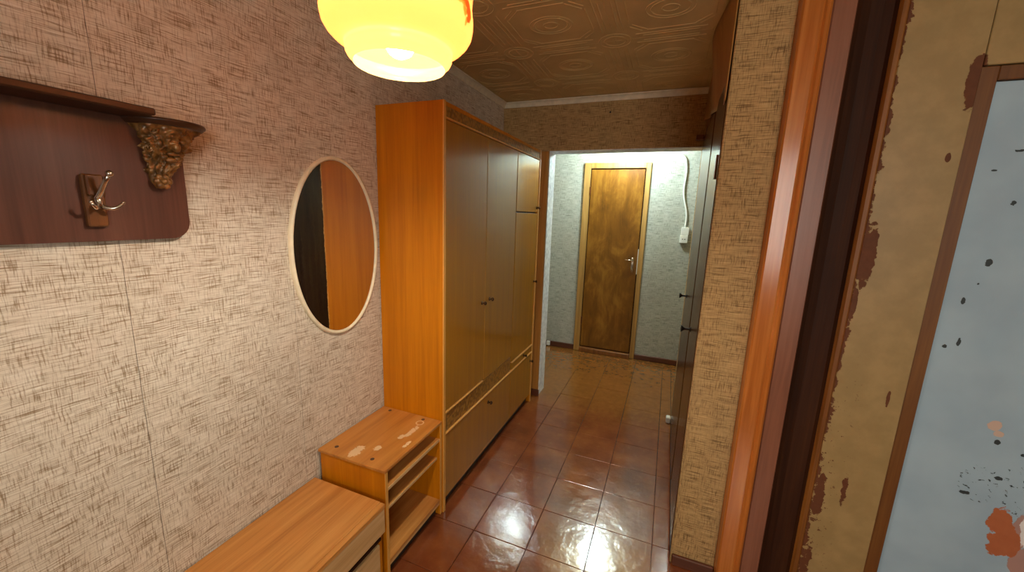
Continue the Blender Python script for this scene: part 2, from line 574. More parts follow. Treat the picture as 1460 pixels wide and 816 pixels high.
tiles(GX, XR, .118, 1.445)
tiles(GX, XC, 1.445, YF)
tiles(XC, XR, 1.445, YP)
tiles(-1.85, GX, YD2, YF)
tiles(XC, .9, YD2, YF)

# ------------------------------------------------------------------ ceiling with embossed foam tiles
ce = struct('ceiling', nbox(-1.95, XR + .1, YB - .1, YF + .1, ZC + .012, ZC + .12), 'ceiling', 'beige ceiling lined with embossed foam tiles', 'ceiling')
TW, TD = .498, .49
def ridge(bm, pts, w=.006, h=.0018, z=0.0):
    """low rounded ridge hanging below the tile, following pts"""
    pts = [Vector((*p, 0)) for p in pts]
    prev = None
    for i, p in enumerate(pts):
        d = (pts[min(i + 1, len(pts) - 1)] - pts[max(i - 1, 0)]).normalized()
        nrm = Vector((-d.y, d.x, 0)) * w / 2
        cur = [bm.verts.new(p + nrm + Vector((0, 0, z))), bm.verts.new(p + Vector((0, 0, z - h))), bm.verts.new(p - nrm + Vector((0, 0, z)))]
        if prev:
            bm.faces.new((prev[0], cur[0], cur[1], prev[1])); bm.faces.new((prev[1], cur[1], cur[2], prev[2]))
        prev = cur
def ceil_tile(x0, x1, y0, y1):
    """tile pattern in tile coordinates, cut to x0..x1, y0..y1"""
    bm = bmesh.new()
    a, b = TW / 2 - .0002, TD / 2 - .0002
    box(bm, -a, a, -b, b, 0, .012, bev=.0006)
    for r in (.088, .070, .030):
        ridge(bm, [(r * 1.08 * math.cos(k * PI / 16), r * .92 * math.sin(k * PI / 16)) for k in range(33)])
    for s in (-1, 1):
        for o_, l in ((.026, .12), (.046, .15), (.078, .10)):
            ridge(bm, [(s * (a - o_), -l), (s * (a - o_), l)])
            ridge(bm, [(-l, s * (b - o_)), (l, s * (b - o_))])
        for q in (-1, 1):
            for r in (.05, .075):
                ridge(bm, [(s * a - s * r * math.sin(k * PI / 16), q * b - q * r * math.cos(k * PI / 16)) for k in range(9)])
            ridge(bm, [(s * .10, q * .16), (s * .16, q * .10)]); ridge(bm, [(s * .12, q * .17), (s * .17, q * .12)])
    for co, no in (((x0, 0, 0), (-1, 0, 0)), ((x1, 0, 0), (1, 0, 0)), ((0, y0, 0), (0, -1, 0)), ((0, y1, 0), (0, 1, 0))):
        bmesh.ops.bisect_plane(bm, geom=bm.verts[:] + bm.edges[:] + bm.faces[:], plane_co=co, plane_no=no, clear_outer=True)
    return mesh_of(bm, 'ceiling_tile', 'ceiling')
ct_cache = {}
for i in range(-1, 3):
    for j in range(-2, 3):
        cx, cy = -.585 + i * TW, 1.83 + j * TD
        x0, x1 = max(XW - cx, -TW / 2), min((XC if cy > 1.55 else XR) - cx, TW / 2)
        y0, y1 = -TD / 2, min(YD - cy, TD / 2)
        if x1 - x0 < .03 or y1 - y0 < .03:
            continue
        k = (round(x0, 3), round(x1, 3), round(y1, 3))
        if k not in ct_cache:
            ct_cache[k] = ceil_tile(x0, x1, y0, y1)
        inst('ceiling_tile', ct_cache[k], ce, (cx, cy, ZC))

# ------------------------------------------------------------------ walls
wl = struct('wall_left', nbox(XW - .12, XW - .0012, YB - .1, YD, 0, ZC + .05), 'wall_plaster', 'left corridor wall papered in woven grey-beige wallpaper', 'wall')
ys = [YB] + [1.015 + .478 * k for k in range(-5, 5)] + [YD]
ys = sorted(y for y in ys if YB <= y <= YD)
for a, b in zip(ys, ys[1:]):
    if b - a > .02:
        obj('wallpaper_strip', nbox(XW - .0012, XW, a + .0007, b - .0007, 0, ZC), 'paper_left', wl)

def wall_box(name, args, mat, label):
    return struct(name, nbox(*args), mat, label, 'wall')
w_mid = struct('wall_middle', box(box(bmesh.new(), XW - .12, XL, YD, YD2 - .001, 0, ZC), XL, XR, YD, YD2 - .001, ZL, ZC), 'paper_cross',
               'wallpapered wall with the opening into the bright hall', 'wall')
obj('opening_reveal', nbox(XL, XL + .004, YD + .002, YD2 - .002, 0, ZL - .004), 'plaster', w_mid)['label'] = 'pale painted side of the opening'
obj('opening_soffit', nbox(XL, XC, YD + .002, YD2 - .002, ZL - .004, ZL), 'plaster', w_mid)['label'] = 'pale painted underside of the opening'
obj('wall_stub', nbox(XC, XR, YD, YD2 - .001, 0, ZL), 'paper_cross', w_mid)
wall_box('wall_far', (-1.95, 1.0, YF, YF + .1, 0, ZC + .05), 'paper_hall', 'grey-green papered far wall of the bright hall')
wall_box('wall_hall_left', (-1.95, -1.85, YD2, YF, 0, ZC + .05), 'paper_hall_y', 'left end wall of the far hall')
wall_box('wall_hall_right', (.9, 1.0, YD2, YF, 0, ZC + .05), 'paper_hall_y', 'right end wall of the far hall')
wall_box('wall_hall_near', (-1.85, XW - .12, YD2 - .1, YD2, 0, ZC + .05), 'paper_hall', 'hall side of the wall beyond the wardrobe')
wall_box('wall_right', (XR, XR + .1, YB, YD, 0, ZC + .05), 'paper_left', 'papered wall on the right beyond the blue door')
bw = bmesh.new()
for a in ((XW - .12, .3, YB - .1, YB, 0, ZC + .05), (1.4, XR + .1, YB - .1, YB, 0, ZC + .05), (.3, 1.4, YB - .1, YB, 0, .96), (.3, 1.4, YB - .1, YB, 2.20, ZC + .05)):
    box(bw, *a)
struct('wall_back', bw, 'paper_cross', 'papered wall with the assumed window behind the camera', 'wall')
win = thing('assumed_window_1', (.85, YB, .96), 'assumed white framed window, out of view, letting in daylight', 'window', kind='structure')  # window assumed here, out of view, to supply the daylight
wf = bmesh.new()
for a in ((.3, .35, YB - .08, YB - .02, .96, 2.20), (1.35, 1.4, YB - .08, YB - .02, .96, 2.20), (.35, 1.35, YB - .08, YB - .02, .96, 1.01), (.35, 1.35, YB - .08, YB - .02, 2.15, 2.20), (.83, .87, YB - .08, YB - .02, 1.01, 2.15)):
    box(wf, *a, bev=.004)
obj('window_frame', wf, 'white_plastic', win)
obj('window_sill', nbox(.27, 1.43, YB - .02, YB + .14, .93, .96, bev=.004), 'white_plastic', win)

# cornices
def cornice(name, pts_plan, along, label):
    """hollow-chamfer moulding; along='y' on the left wall, 'x' on the opening wall"""
    prof = [(0, 0), (0, -.034), (.006, -.034), (.010, -.026), (.018, -.016), (.028, -.008), (.036, -.006), (.036, 0)]
    bm = bmesh.new()
    ends = []
    for t_ in pts_plan:
        if along == 'y':
            ends.append([bm.verts.new((XW + d, t_, ZC - .004 + h)) for d, h in prof])
        else:
            ends.append([bm.verts.new((t_, YD - d, ZC - .004 + h)) for d, h in prof])
    n = len(prof)
    for i in range(n):
        bm.faces.new((ends[0][i], ends[0][(i + 1) % n], ends[1][(i + 1) % n], ends[1][i]))
    bm.faces.new(ends[0]); bm.faces.new(ends[1][::-1])
    return struct(name, bm, 'cornice', label, 'cornice')
cornice('trim_1', (YB, YD), 'y', 'cream cornice moulding along the left wall top')
cornice('trim_2', (XW, XC), 'x', 'cream cornice moulding above the opening to the hall')
struct('trim_3', nbox(-.968, XL - .002, YD - .014, YD, .0, ZL - .002, bev=.003), 'jamb_trim', 'narrow brown wooden casing between wardrobe and hall opening', 'casing')

# baseboards
struct('baseboard_left', nbox(-.985, XL + .012, YD - .03, YD - .014, 0, .055, bev=.004), 'baseboard', 'short dark red baseboard at the foot of the opening casing', 'baseboard')
bb = bmesh.new()
box(bb, -1.85, -.892, YF - .02, YF, 0, .058, bev=.004); box(bb, -.232, .9, YF - .02, YF, 0, .058, bev=.004)
struct('baseboard_far', bb, 'baseboard', 'dark brown baseboard along the far hall wall', 'baseboard')
struct('baseboard_right', nbox(XC + .004, .312, YP - .016, YP, 0, .05, bev=.004), 'baseboard', 'dark red baseboard under the wallpapered closet end', 'baseboard')

# ------------------------------------------------------------------ lamp (pendant)
LX, LY, LZ = -.533, .694, 1.78
lamp = thing('pendant_lamp', (LX, LY, LZ), 'glowing yellow tiered glass pendant lamp with a red flower decal', 'lamp')
prof = [(.0885, 0), (.0902, .002), (.0925, .006), (.0985, .011), (.1018, .017), (.1025, .024), (.1020, .030), (.1045, .0325), (.1130, .036), (.1240, .043),
        (.1345, .053), (.1410, .064), (.1436, .076), (.1440, .088), (.1425, .100), (.1412, .112), (.1418, .124), (.1436, .138), (.1428, .152), (.138, .166),
        (.128, .180), (.114, .190), (.098, .197), (.095, .206), (.094, .218), (.087, .230), (.068, .242), (.052, .250), (.050, .262)]
bm = bmesh.new()
lathe(bm, prof, (LX, LY, LZ), 72)
shade = obj('shade', bm, 'shade', lamp, True)
bm = bmesh.new()
lathe(bm, [(.001, .270), (.054, .270), (.054, .256), (.050, .252), (.001, .252)], (LX, LY, LZ), 32)
obj('shade_holder', bm, 'knob', lamp, True)
bm = bmesh.new()
lathe(bm, [(.001, .250), (.019, .250), (.019, .150), (.016, .130), (.001, .130)], (LX, LY, LZ), 20)
obj('lamp_socket', bm, 'black', lamp, True)
BULB = emit('bulb_glow', (1.0, .90, .76, 1), 570)
bm = bmesh.new()
lathe(bm, [(.012, .130), (.014, .112), (.017, .092), (.026, .072), (.030, .049), (.028, .035), (.021, .024), (.011, .018), (.0008, .0165)], (LX, LY, LZ), 28)
obj('bulb', bm, BULB, lamp, True)
bm = bmesh.new()
tube(bm, [(LX, LY, LZ + .265), (LX, LY, ZC - .03)], .004, 8)
obj('cord', bm, 'white_plastic', lamp, True)
bm = bmesh.new()
lathe(bm, [(.001, ZC - LZ), (.045, ZC - LZ), (.042, ZC - LZ - .02), (.022, ZC - LZ - .045), (.001, ZC - LZ - .048)], (LX, LY, LZ), 32)
obj('ceiling_rose', bm, 'white_plastic', lamp, True)
# hall ceiling lamp behind the lintel
hl = thing('ceiling_lamp', (-.44, 3.80, ZC), 'white globe ceiling lamp in the far hall', 'lamp')
bm = bmesh.new()
lathe(bm, [(.001, .012), (.07, .012), (.07, -.03), (.05, -.04), (.001, -.04)], (-.44, 3.80, ZC), 28)
obj('lamp_base', bm, 'white_plastic', hl, True)
GLOBE = emit('cool_globe', (.76, .97, 1.0, 1), 115)
bm = bmesh.new()
ball(bm, (-.44, 3.80, ZC - .115), .085, sub=3)
obj('globe', bm, GLOBE, hl, True)

# ------------------------------------------------------------------ wardrobe
wr = thing('wardrobe', (-1.10, 2.15, 0), 'tall orange veneer wardrobe with plain doors and carved bands', 'wardrobe')
W0, W1, WT = 1.48, 2.80, 1.955
XWB = XW + .004
obj('side_panel', nbox(XWB, XF - .002, W0, W0 + .018, .0, WT, bev=.0015), 'veneer_z', wr)
obj('side_panel', nbox(XWB, XF - .002, W1 - .018, W1, .0, WT, bev=.0015), 'veneer_z', wr)
obj('edge_strip', nbox(XF - .002, XF + .004, W0, W0 + .018, .0, WT, bev=.001), 'veneer_edge', wr)
obj('edge_strip', nbox(XF - .002, XF + .004, W1 - .018, W1, .0, WT, bev=.001), 'veneer_edge', wr)
obj('top_panel', nbox(XWB, XF - .002, W0 + .018, W1 - .018, WT - .018, WT - .001, bev=.001), 'veneer_z', wr)
obj('back_panel', nbox(XWB, XWB + .006, W0 + .018, W1 - .018, .06, WT - .018), 'board_dark', wr)
obj('carcass_front', nbox(XF - .024, XF - .020, W0 + .018, W1 - .018, .062, WT - .018), 'board_dark', wr)
obj('plinth', nbox(XF - .05, XF - .03, W0 + .018, W1 - .018, 0, .06), 'plinth', wr)
obj('carved_band', nbox(XF - .018, XF, W0 + .020, W1 - .020, 1.893, WT - .019, bev=.002), 'band', wr)['label'] = 'carved ornamental band'
obj('carved_band', nbox(XF - .018, XF - .002, W0 + .020, 2.342, .432, .532, bev=.002), 'band', wr)['label'] = 'carved ornamental band'
def moulding(y0, y1, z):
    obj('moulding', nbox(XF - .018, XF + .006, y0, y1, z - .004, z + .004, bev=.0025, seg=2), 'veneer_edge', wr)
moulding(W0 + .02, 1.906, .537); moulding(W0 + .02, W1 - .02, .427); moulding(2.356, W1 - .02, .487); moulding(W0 + .02, W1 - .02, 1.888)
def knob_mesh():
    bm = bmesh.new()
    # turned knob, axis +X
    prof_k = [(.0105, 0), (.0105, .002), (.005, .004), (.0042, .012), (.007, .015), (.0105, .019), (.0100, .024), (.006, .027), (.0005, .028)]
    rings = []
    for r, h in prof_k:
        rings.append([bm.verts.new((h, r * math.cos(2 * PI * k / 16), r * math.sin(2 * PI * k / 16))) for k in range(16)])
    for a, b in zip(rings, rings[1:]):
        for k in range(16):
            bm.faces.new((a[k], a[(k + 1) % 16], b[(k + 1) % 16], b[k]))
    bm.faces.new(rings[0])
    return mesh_of(bm, 'knob', 'knob', True)
KN = knob_mesh()
def front(name, y0, y1, z0, z1, ky=None, kz=None, label=None):
    o = obj(name, nbox(XF - .018, XF, y0 + .0015, y1 - .0015, z0 + .0015, z1 - .0015, bev=.0025), 'veneer_front', wr)
    if ky:
        inst('knob', KN, o, (XF, ky, kz))
    return o
front('door', W0 + .020, 1.918, .542, 1.884, 1.880, 1.008)
front('door', 1.918, 2.348, .534, 1.884, 1.975, 1.012)
front('door', 2.352, W1 - .020, 1.512, 1.884, 2.758, 1.545)
front('door', 2.352, W1 - .020, .492, 1.506, 2.758, .998)
front('drawer_front', 2.352, W1 - .020, .432, .482, 2.60, .458)
front('flap_door', W0 + .020, 2.348, .066, .422, 1.99, .365)
front('flap_door', 2.352, W1 - .020, .066, .422, 2.755, .36)

# ------------------------------------------------------------------ shoe shelf unit
sh = thing('shoe_shelf', (-1.10, 1.27, 0), 'low orange open shelf unit with a worn top beside the wardrobe', 'shelf unit')
S0, S1, SX, ST = 1.068, 1.478, -.932, .505
SB = XW + .006
obj('top_board', nbox(SB, SX + .004, S0, S1, ST - .014, ST, bev=.002), 'shelf_top', sh)
obj('side_panel', nbox(SB + .01, SX, S0 + .003, S0 + .018, .0, ST - .014, bev=.0015), 'veneer_z', sh)
obj('side_panel', nbox(SB + .01, SX, S1 - .016, S1 - .001, .0, ST - .014, bev=.0015), 'veneer_z', sh)
obj('side_edge', nbox(SX, SX + .003, S0 + .003, S0 + .018, .0, ST - .014, bev=.001), 'veneer_edge', sh)
obj('side_edge', nbox(SX, SX + .003, S1 - .016, S1 - .001, .0, ST - .014, bev=.001), 'veneer_edge', sh)
obj('back_panel', nbox(SB, SB + .006, S0 + .018, S1 - .016, .03, ST - .014), 'board_dark', sh)
def shelf(z, th, xf):
    o = obj('shelf', nbox(SB + .006, xf - .003, S0 + .018, S1 - .016, z - th, z, bev=.001), 'veneer_y', sh)
    obj('shelf_edge', nbox(xf - .003, xf, S0 + .018, S1 - .016, z - th, z, bev=.001), 'veneer_pale', o)
shelf(.418, .014, SX); shelf(.314, .012, SX - .015)
obj('bottom_board', nbox(SB + .006, SX, S0 + .018, S1 - .016, .070, .086, bev=.0015), 'veneer_y', sh)
obj('bottom_rail', nbox(SX - .018, SX - .002, S0 + .018, S1 - .016, .055, .070, bev=.001), 'veneer_pale', sh)
obj('plinth', nbox(SX - .04, SX - .025, S0 + .018, S1 - .016, 0, .056), 'plinth', sh)
def disc_mesh(name, r, h, mat, seg=14):
    bm = bmesh.new()
    lathe(bm, [(.0003, h), (r * .8, h), (r, h * .6), (r, 0)], (0, 0, 0), seg)
    return mesh_of(bm, name, mat, True)
PLUG = disc_mesh('screw_plug', .0085, .0012, 'board_dark')
for x, y in ((-1.217, 1.452), (-1.018, 1.450), (-1.217, 1.112), (-1.024, 1.108)):
    inst('screw_plug', PLUG, sh, (x, y, ST))

# ------------------------------------------------------------------ bench
be = thing('bench', (-1.09, .35, 0), 'long low wooden bench with a striped veneer top against the wall', 'bench')
B0, B1, BX, BT = -.55, 1.046, -.912, .387
BB = XW + .004
obj('top_board', nbox(BB, BX - .022, B0, B1, BT - .018, BT, bev=.0015), 'veneer_y', be)
obj('front_lip', nbox(BX - .0215, BX, B0, B1, BT - .020, BT - .0005, bev=.002), 'veneer_y', be)
obj('front_rail', nbox(BX - .018, BX - .002, B0, B1 - .001, .262, BT - .021, bev=.002), 'veneer_pale', be)['label'] = 'pale wood front rail'
obj('middle_shelf', nbox(BB, BX - .02, B0 + .018, B1 - .018, .255, .268, bev=.001), 'veneer_y', be)
obj('shelf_edge', nbox(BX - .020, BX - .008, B0 + .018, B1 - .018, .236, .248, bev=.001), 'frame_dark', be)
obj('drawer_front', nbox(BX - .034, BX - .016, B0 + .018, B1 - .018, .075, .212, bev=.002), 'veneer_pale', be)
obj('side_panel', nbox(BB, BX - .004, B0, B0 + .018, 0, BT - .02, bev=.0015), 'veneer_z', be)
obj('side_panel', nbox(BB, BX - .020, B1 - .018, B1 - .001, 0, BT - .02, bev=.0015), 'veneer_z', be)
obj('plinth', nbox(BX - .07, BX - .05, B0 + .018, B1 - .018, 0, .07), 'plinth', be)
obj('back_panel', nbox(BB, BB + .006, B0 + .018, B1 - .018, .05, BT - .02), 'board_dark', be)

# ------------------------------------------------------------------ oval mirror
mi = thing('oval_mirror', (XW, 1.24, 1.333), 'oval wall mirror in a thin cream frame beside the wardrobe', 'mirror')
MY, MZ, MA, MBz = 1.232, 1.333, .222, .361
n = 72
bm = bmesh.new()
ring_prof = [(-.009, 0), (-.009, .009), (-.006, .014), (-.001, .016), (.004, .013), (.006, .007), (.006, 0)]
rings = []
for dr, h in ring_prof:
    rings.append([bm.verts.new((XW + h, MY + (MA + dr) * math.cos(2 * PI * k / n), MZ + (MBz + dr) * math.sin(2 * PI * k / n))) for k in range(n)])
for a, b in zip(rings, rings[1:]):
    for k in range(n):
        bm.faces.new((a[k], a[(k + 1) % n], b[(k + 1) % n], b[k]))
obj('mirror_frame', bm, 'mirror_frame', mi, True)
bm = bmesh.new()
front_r = [bm.verts.new((XW + .008, MY + (MA - .010) * math.cos(2 * PI * k / n), MZ + (MBz - .010) * math.sin(2 * PI * k / n))) for k in range(n)]
back_r = [bm.verts.new((XW + .003, v.co.y, v.co.z)) for v in front_r]
bm.faces.new(front_r); bm.faces.new(back_r[::-1])
for k in range(n):
    bm.faces.new((front_r[k], front_r[(k + 1) % n], back_r[(k + 1) % n], back_r[k]))
obj('mirror_glass', bm, 'mirror', mi)

# ------------------------------------------------------------------ coat rack
ra = thing('coat_rack', (XW, .30, 1.40), 'dark brown wall coat rack with carved bracket and metal hook', 'coat rack')
RB = XW + .020
Y1, Z0, Z1, rad = .688, 1.402, 1.700, .045
poly = [(-.25, Z1), (-.25, Z0)]
poly += [(Y1 - rad + rad * math.sin(a), Z0 + rad - rad * math.cos(a)) for a in [k * PI / 16 for k in range(9)]]
poly += [(Y1, Z1)]
bm = bmesh.new()
a_ = [bm.verts.new((RB, y, z)) for y, z in poly]
b_ = [bm.verts.new((XW + .002, y, z)) for y, z in poly]
for i in range(len(poly)):
    bm.faces.new((a_[i], a_[(i + 1) % len(poly)], b_[(i + 1) % len(poly)], b_[i]))
bm.faces.new(a_); bm.faces.new(b_[::-1])
obj('backboard', bm, 'rack_wood', ra)
obj('shelf', nbox(XW + .002, XW + .125, -.25, .588, 1.700, 1.716, bev=.003), 'rack_shelf', ra)
BY, BZ = .654, 1.696
br = bpy.data.objects.new('bracket', None)
# carved bracket: half-round corbel with face, scrolls and a rosette
bm = bmesh.new()
NA, NZ = 56, 56
grid = []
for j in range(NZ + 1):
    t_ = j / NZ                                            # 0 top .. 1 bottom
    z = BZ - .004 - .158 * t_
    base = .060 * (1 - t_) ** .75 * (1 - .25 * math.sin(t_ * PI)) + .016 * (1 - .5 * t_) * (1 if t_ < .9 else 1 - (t_ - .9) * 6)
    row = []
    for i in range(NA + 1):
        th = -PI / 2 + PI * i / NA
        q = Vector((math.cos(th) * 2.2, math.sin(th) * 2.2, t_ * 5.2))
        dsp = .011 * noise.noise(q * 1.6) + .008 * noise.noise(q * 3.6 + Vector((5, 1, 2))) + .004 * noise.noise(q * 7)
        dsp += .006 * math.sin(th * 7 + 3 * math.sin(t_ * 9)) * (1 - t_)
        r = max(.004, base + dsp * (.35 + .9 * math.sin(min(1, t_ * 1.25) * PI)))
        row.append(bm.verts.new((RB + max(.0005, r * math.cos(th)), BY - .030 * t_ + r * math.sin(th), z)))
    grid.append(row)
for j in range(NZ):
    for i in range(NA):
        bm.faces.new((grid[j][i], grid[j][i + 1], grid[j + 1][i + 1], grid[j + 1][i]))
def cpt(th, z, r):
    return Vector((RB + r * math.cos(th), BY - .19 * (BZ - z) + r * math.sin(th), z))
def scroll(th, z, r, s, turns=1.6, flip=1):
    pts, rr = [], []
    for k in range(28):
        u = k / 27
        ang = u * turns * 2 * PI
        q = s * (1 - .75 * u)
        pts.append(cpt(th + flip * q * math.cos(ang) / r, z + q * math.sin(ang), r))
        rr.append(s * .28 * (1 - .5 * u))
    tube(bm, pts, rr, 6)
scroll(-.95, 1.632, .046, .013); scroll(.95, 1.634, .046, .012, flip=-1); scroll(0.2, 1.678, .066, .011); scroll(-.75, 1.674, .064, .011, flip=-1); scroll(1.0, 1.676, .062, .011)
for th, z, r, s, sc in ((.1, 1.640, .052, .012, (1, .8, 1.3)), (-.22, 1.655, .052, .009, (1, 1, .8)), (.42, 1.655, .052, .009, (1, 1, .8)), (.1, 1.622, .044, .010, (1, 1.5, .6)),
                        (.1, 1.606, .038, .011, (1, 1.3, .8)), (-.3, 1.612, .038, .009, (1, 1, 1)), (.5, 1.612, .040, .009, (1, 1, 1)), (-.55, 1.645, .05, .008, (1, 1, 1.4)), (.75, 1.65, .05, .008, (1, 1, 1.4))):
    ball(bm, cpt(th, z, r), s, sc)
for k in range(6):                                         # rosette at the foot
    ang = k * PI / 3
    ball(bm, Vector((RB + .022, BY - .028 + .012 * math.cos(ang), 1.552 + .012 * math.sin(ang))), .0095, (.8, 1, 1), 2)
ball(bm, Vector((RB + .028, BY - .028, 1.552)), .008)
carv = obj('bracket', bm, 'carving', ra, True)
carv['label'] = 'carved bronzed bracket with scrolls and a rosette'
bm = bmesh.new()
lip = [(.0005, -.002), (.078, -.002), (.082, .001), (.083, .004), (.087, .006), (.088, .010), (.086, .014), (.0005, .014)]
lathe(bm, [(r, h) for r, h in lip], (RB, BY, BZ - .006), 40, -PI / 2, PI / 2)
obj('bracket_lip', bm, 'rack_shelf', carv, True)
bpy.data.objects.remove(br)
# hook
HY, HZ = .492, 1.50
hk = obj('hook_plate', nbox(RB, RB + .016, HY - .018, HY + .018, 1.437, 1.557, bev=.003), 'hook_plate', ra)
obj('hook_block', nbox(RB + .016, RB + .028, HY - .015, HY + .015, 1.508, 1.556, bev=.003), 'hook_plate', hk)
bm = bmesh.new()
bx_ = RB + .016
tube(bm, [(bx_ + .002, HY, 1.512), (bx_ + .010, HY, 1.502), (bx_ + .014, HY, 1.506), (bx_ + .028, HY + .002, 1.522), (bx_ + .046, HY + .004, 1.543), (bx_ + .058, HY + .006, 1.556)], [.006, .007, .0062, .0052, .0048, .0046], 10)
ball(bm, (bx_ + .060, HY + .006, 1.558), .0078)
tube(bm, [(bx_ + .008, HY, 1.512), (bx_ + .012, HY, 1.496), (bx_ + .014, HY, 1.484)], [.007, .007, .006], 10)
for s in (-1, 1):
    pts = [(bx_ + .013 + .022 * math.sin(u * PI / 2), HY + s * (.004 + (.030 if s > 0 else .018) * u), 1.484 - .006 * math.sin(u * PI) + .010 * u * u) for u in [k / 8 for k in range(9)]]
    tube(bm, pts, [.0055 - .0022 * k / 8 for k in range(9)], 8)
    ball(bm, pts[-1], .0042)
obj('hook', bm, 'chrome', ra, True)['label'] = 'chrome double coat hook'

# ------------------------------------------------------------------ built-in closet on the right
cl = thing('built_in_closet', (.40, 2.3, 0), 'dark varnished built-in closet with black knobs and a bowed upper panel', 'closet')
obj('end_panel', nbox(XC + .002, .312, YP, YP + .02, 0, ZC), 'paper_cross', cl)['label'] = 'wallpapered closet end'
fr = bmesh.new()
for a in ((XC + .006, XC + .03, YP + .02, 1.70, 0, ZC), (XC + .006, XC + .03, 2.09, 2.17, 0, 2.20), (XC + .006, XC + .03, 2.895, YD - .001, 0, 2.2), (XC + .006, XC + .03, 1.70, 2.895, 0, .05), (XC + .006, XC + .03, 1.70, 2.895, 2.03, 2.2)):
    box(fr, *a, bev=.002)
obj('face_frame', fr, 'closet_frame', cl)
obj('corner_bead', nbox(XC - .002, XC + .008, YP - .002, YP + .02, 0, ZC, bev=.003), 'paper_cross', cl)
def knob_black():
    bm = bmesh.new()
    pk = [(.013, 0), (.013, .003), (.006, .006), (.0055, .026), (.008, .031), (.017, .040), (.017, .044), (.0005, .046)]
    rings = []
    for r, h in pk:
        rings.append([bm.verts.new((-h, r * math.cos(2 * PI * k / 14), r * math.sin(2 * PI * k / 14))) for k in range(14)])
    for a, b in zip(rings, rings[1:]):
        for k in range(14):
            bm.faces.new((a[k], a[(k + 1) % 14], b[(k + 1) % 14], b[k]))
    bm.faces.new(rings[0])
    return mesh_of(bm, 'knob', 'knob_black', True)
KB = knob_black()
d1 = obj('door', nbox(XC - .004, XC + .014, 1.675, 2.098, .055, 2.02, bev=.002), 'closet', cl)
inst('knob', KB, d1, (XC - .004, 2.045, .965))
obj('hinge', nbox(XC - .010, XC - .004, 1.715, 1.745, 1.655, 1.745, bev=.0025, seg=2), 'closet_frame', d1)
d2 = obj('door', nbox(XC - .004, XC + .014, 2.155, 2.905, .055, 2.02, bev=.002), 'closet', cl)
inst('knob', KB, d2, (XC - .004, 2.70, 1.012))
obj('latch_block', nbox(XC - .05, XC - .005, 2.84, 2.90, 2.0, 2.03, bev=.003), 'closet_frame', d2)['label'] = 'red-brown wooden latch block'
# bowed hardboard panel closing the mezzanine
bm = bmesh.new()
gy, gz = 28, 14
def pnt(u, v, back):
    y = YP + .010 + (YD - YP - .012) * u
    zb = 1.925 + .205 * max(0, (y - 1.72) / (2.93 - 1.72))
    zt = ZC - .002
    z = zb + (zt - zb) * v
    bow = .045 * math.exp(-((y - 2.15) / .30) ** 2) * v ** 1.3 + .008 * math.sin(y * 9) * (1 - v)
    return Vector((XC - .006 - bow + (.004 if back else 0), y, z))
F = [[bm.verts.new(pnt(i / gy, j / gz, 0)) for j in range(gz + 1)] for i in range(gy + 1)]
Bk = [[bm.verts.new(pnt(i / gy, j / gz, 1)) for j in range(gz + 1)] for i in range(gy + 1)]
for i in range(gy):
    for j in range(gz):
        bm.faces.new((F[i][j], F[i + 1][j], F[i + 1][j + 1], F[i][j + 1]))
        bm.faces.new((Bk[i][j], Bk[i][j + 1], Bk[i + 1][j + 1], Bk[i + 1][j]))
    bm.faces.new((F[i][0], Bk[i][0], Bk[i + 1][0], F[i + 1][0]))
    bm.faces.new((F[i][gz], F[i + 1][gz], Bk[i + 1][gz], Bk[i][gz]))
for j in range(gz):
    bm.faces.new((F[0][j], F[0][j + 1], Bk[0][j + 1], Bk[0][j]))
    bm.faces.new((F[gy][j], Bk[gy][j], Bk[gy][j + 1], F[gy][j + 1]))
obj('upper_panel', bm, 'mezzanine', cl, True)['label'] = 'bowed brown hardboard panel with a slanted lower edge'
obj('closet_back', nbox(.60, .61, YP + .02, YD - .001, 0, ZC), 'board_dark', cl)

# ------------------------------------------------------------------ right: casing, frame and blue door
rw = bmesh.new()
box(rw, .312, .60, 1.652, 1.70, 0, ZC); box(rw, .60, .80, 1.63, 1.70, 0, ZC); box(rw, .80, XR, 1.63, 1.70, 1.95, ZC); box(rw, 1.55, XR, 1.60, 1.70, 0, 1.95)
struct('wall_near_right', rw, 'cream', 'cream painted wall piece around the blue door', 'wall')
d_c = thing('door_2', (.95, 1.62, 0), 'pale blue flaking door in a cream and brown frame', 'door', kind='structure')
bm = bmesh.new()
prism_z(bm, [(.312, 1.652), (.316, 1.606), (.321, 1.599), (.368, 1.597), (.374, 1.600), (.380, 1.594), (.388, 1.592), (.394, 1.597), (.394, 1.652)], 0, ZC)
obj('casing', bm, 'casing', d_c)['label'] = 'glossy orange-brown moulded casing'
bm = bmesh.new()
prism_z(bm, [(.394, 1.652), (.394, 1.606), (.400, 1.601), (.456, 1.603), (.460, 1.610), (.460, 1.652)], 0, ZC)
obj('frame_post', bm, 'frame_red', d_c)['label'] = 'dull red-brown frame post'
bm = bmesh.new()
prism_z(bm, [(.460, 1.652), (.460, 1.611), (.474, 1.622), (.500, 1.632), (.534, 1.636), (.556, 1.628), (.562, 1.615), (.562, 1.652)], 0, ZC)
obj('frame_hollow', bm, 'frame_dark', d_c, False)['label'] = 'dark brown hollow moulding'
bm = bmesh.new()
prism_z(bm, [(.562, 1.652), (.562, 1.612), (.568, 1.602), (.578, 1.599), (.582, 1.602), (.582, 1.652)], 0, ZC)
obj('frame_bead', bm, 'frame_raw', d_c)['label'] = 'narrow worn wooden bead'
obj('frame_stile', nbox(.582, .772, 1.600, 1.63, 0, ZC, bev=.002), 'cream', d_c)['label'] = 'cream painted post with flaking edge'
obj('frame_head', nbox(.7735, 1.55, 1.6005, 1.63, 1.955, ZC, bev=.002), 'cream', d_c)['label'] = 'cream painted head board'
obj('rebate', nbox(.772, .812, 1.606, 1.64, 0, 1.953, bev=.002), 'rebate', d_c)['label'] = 'bare brown rebate strip'
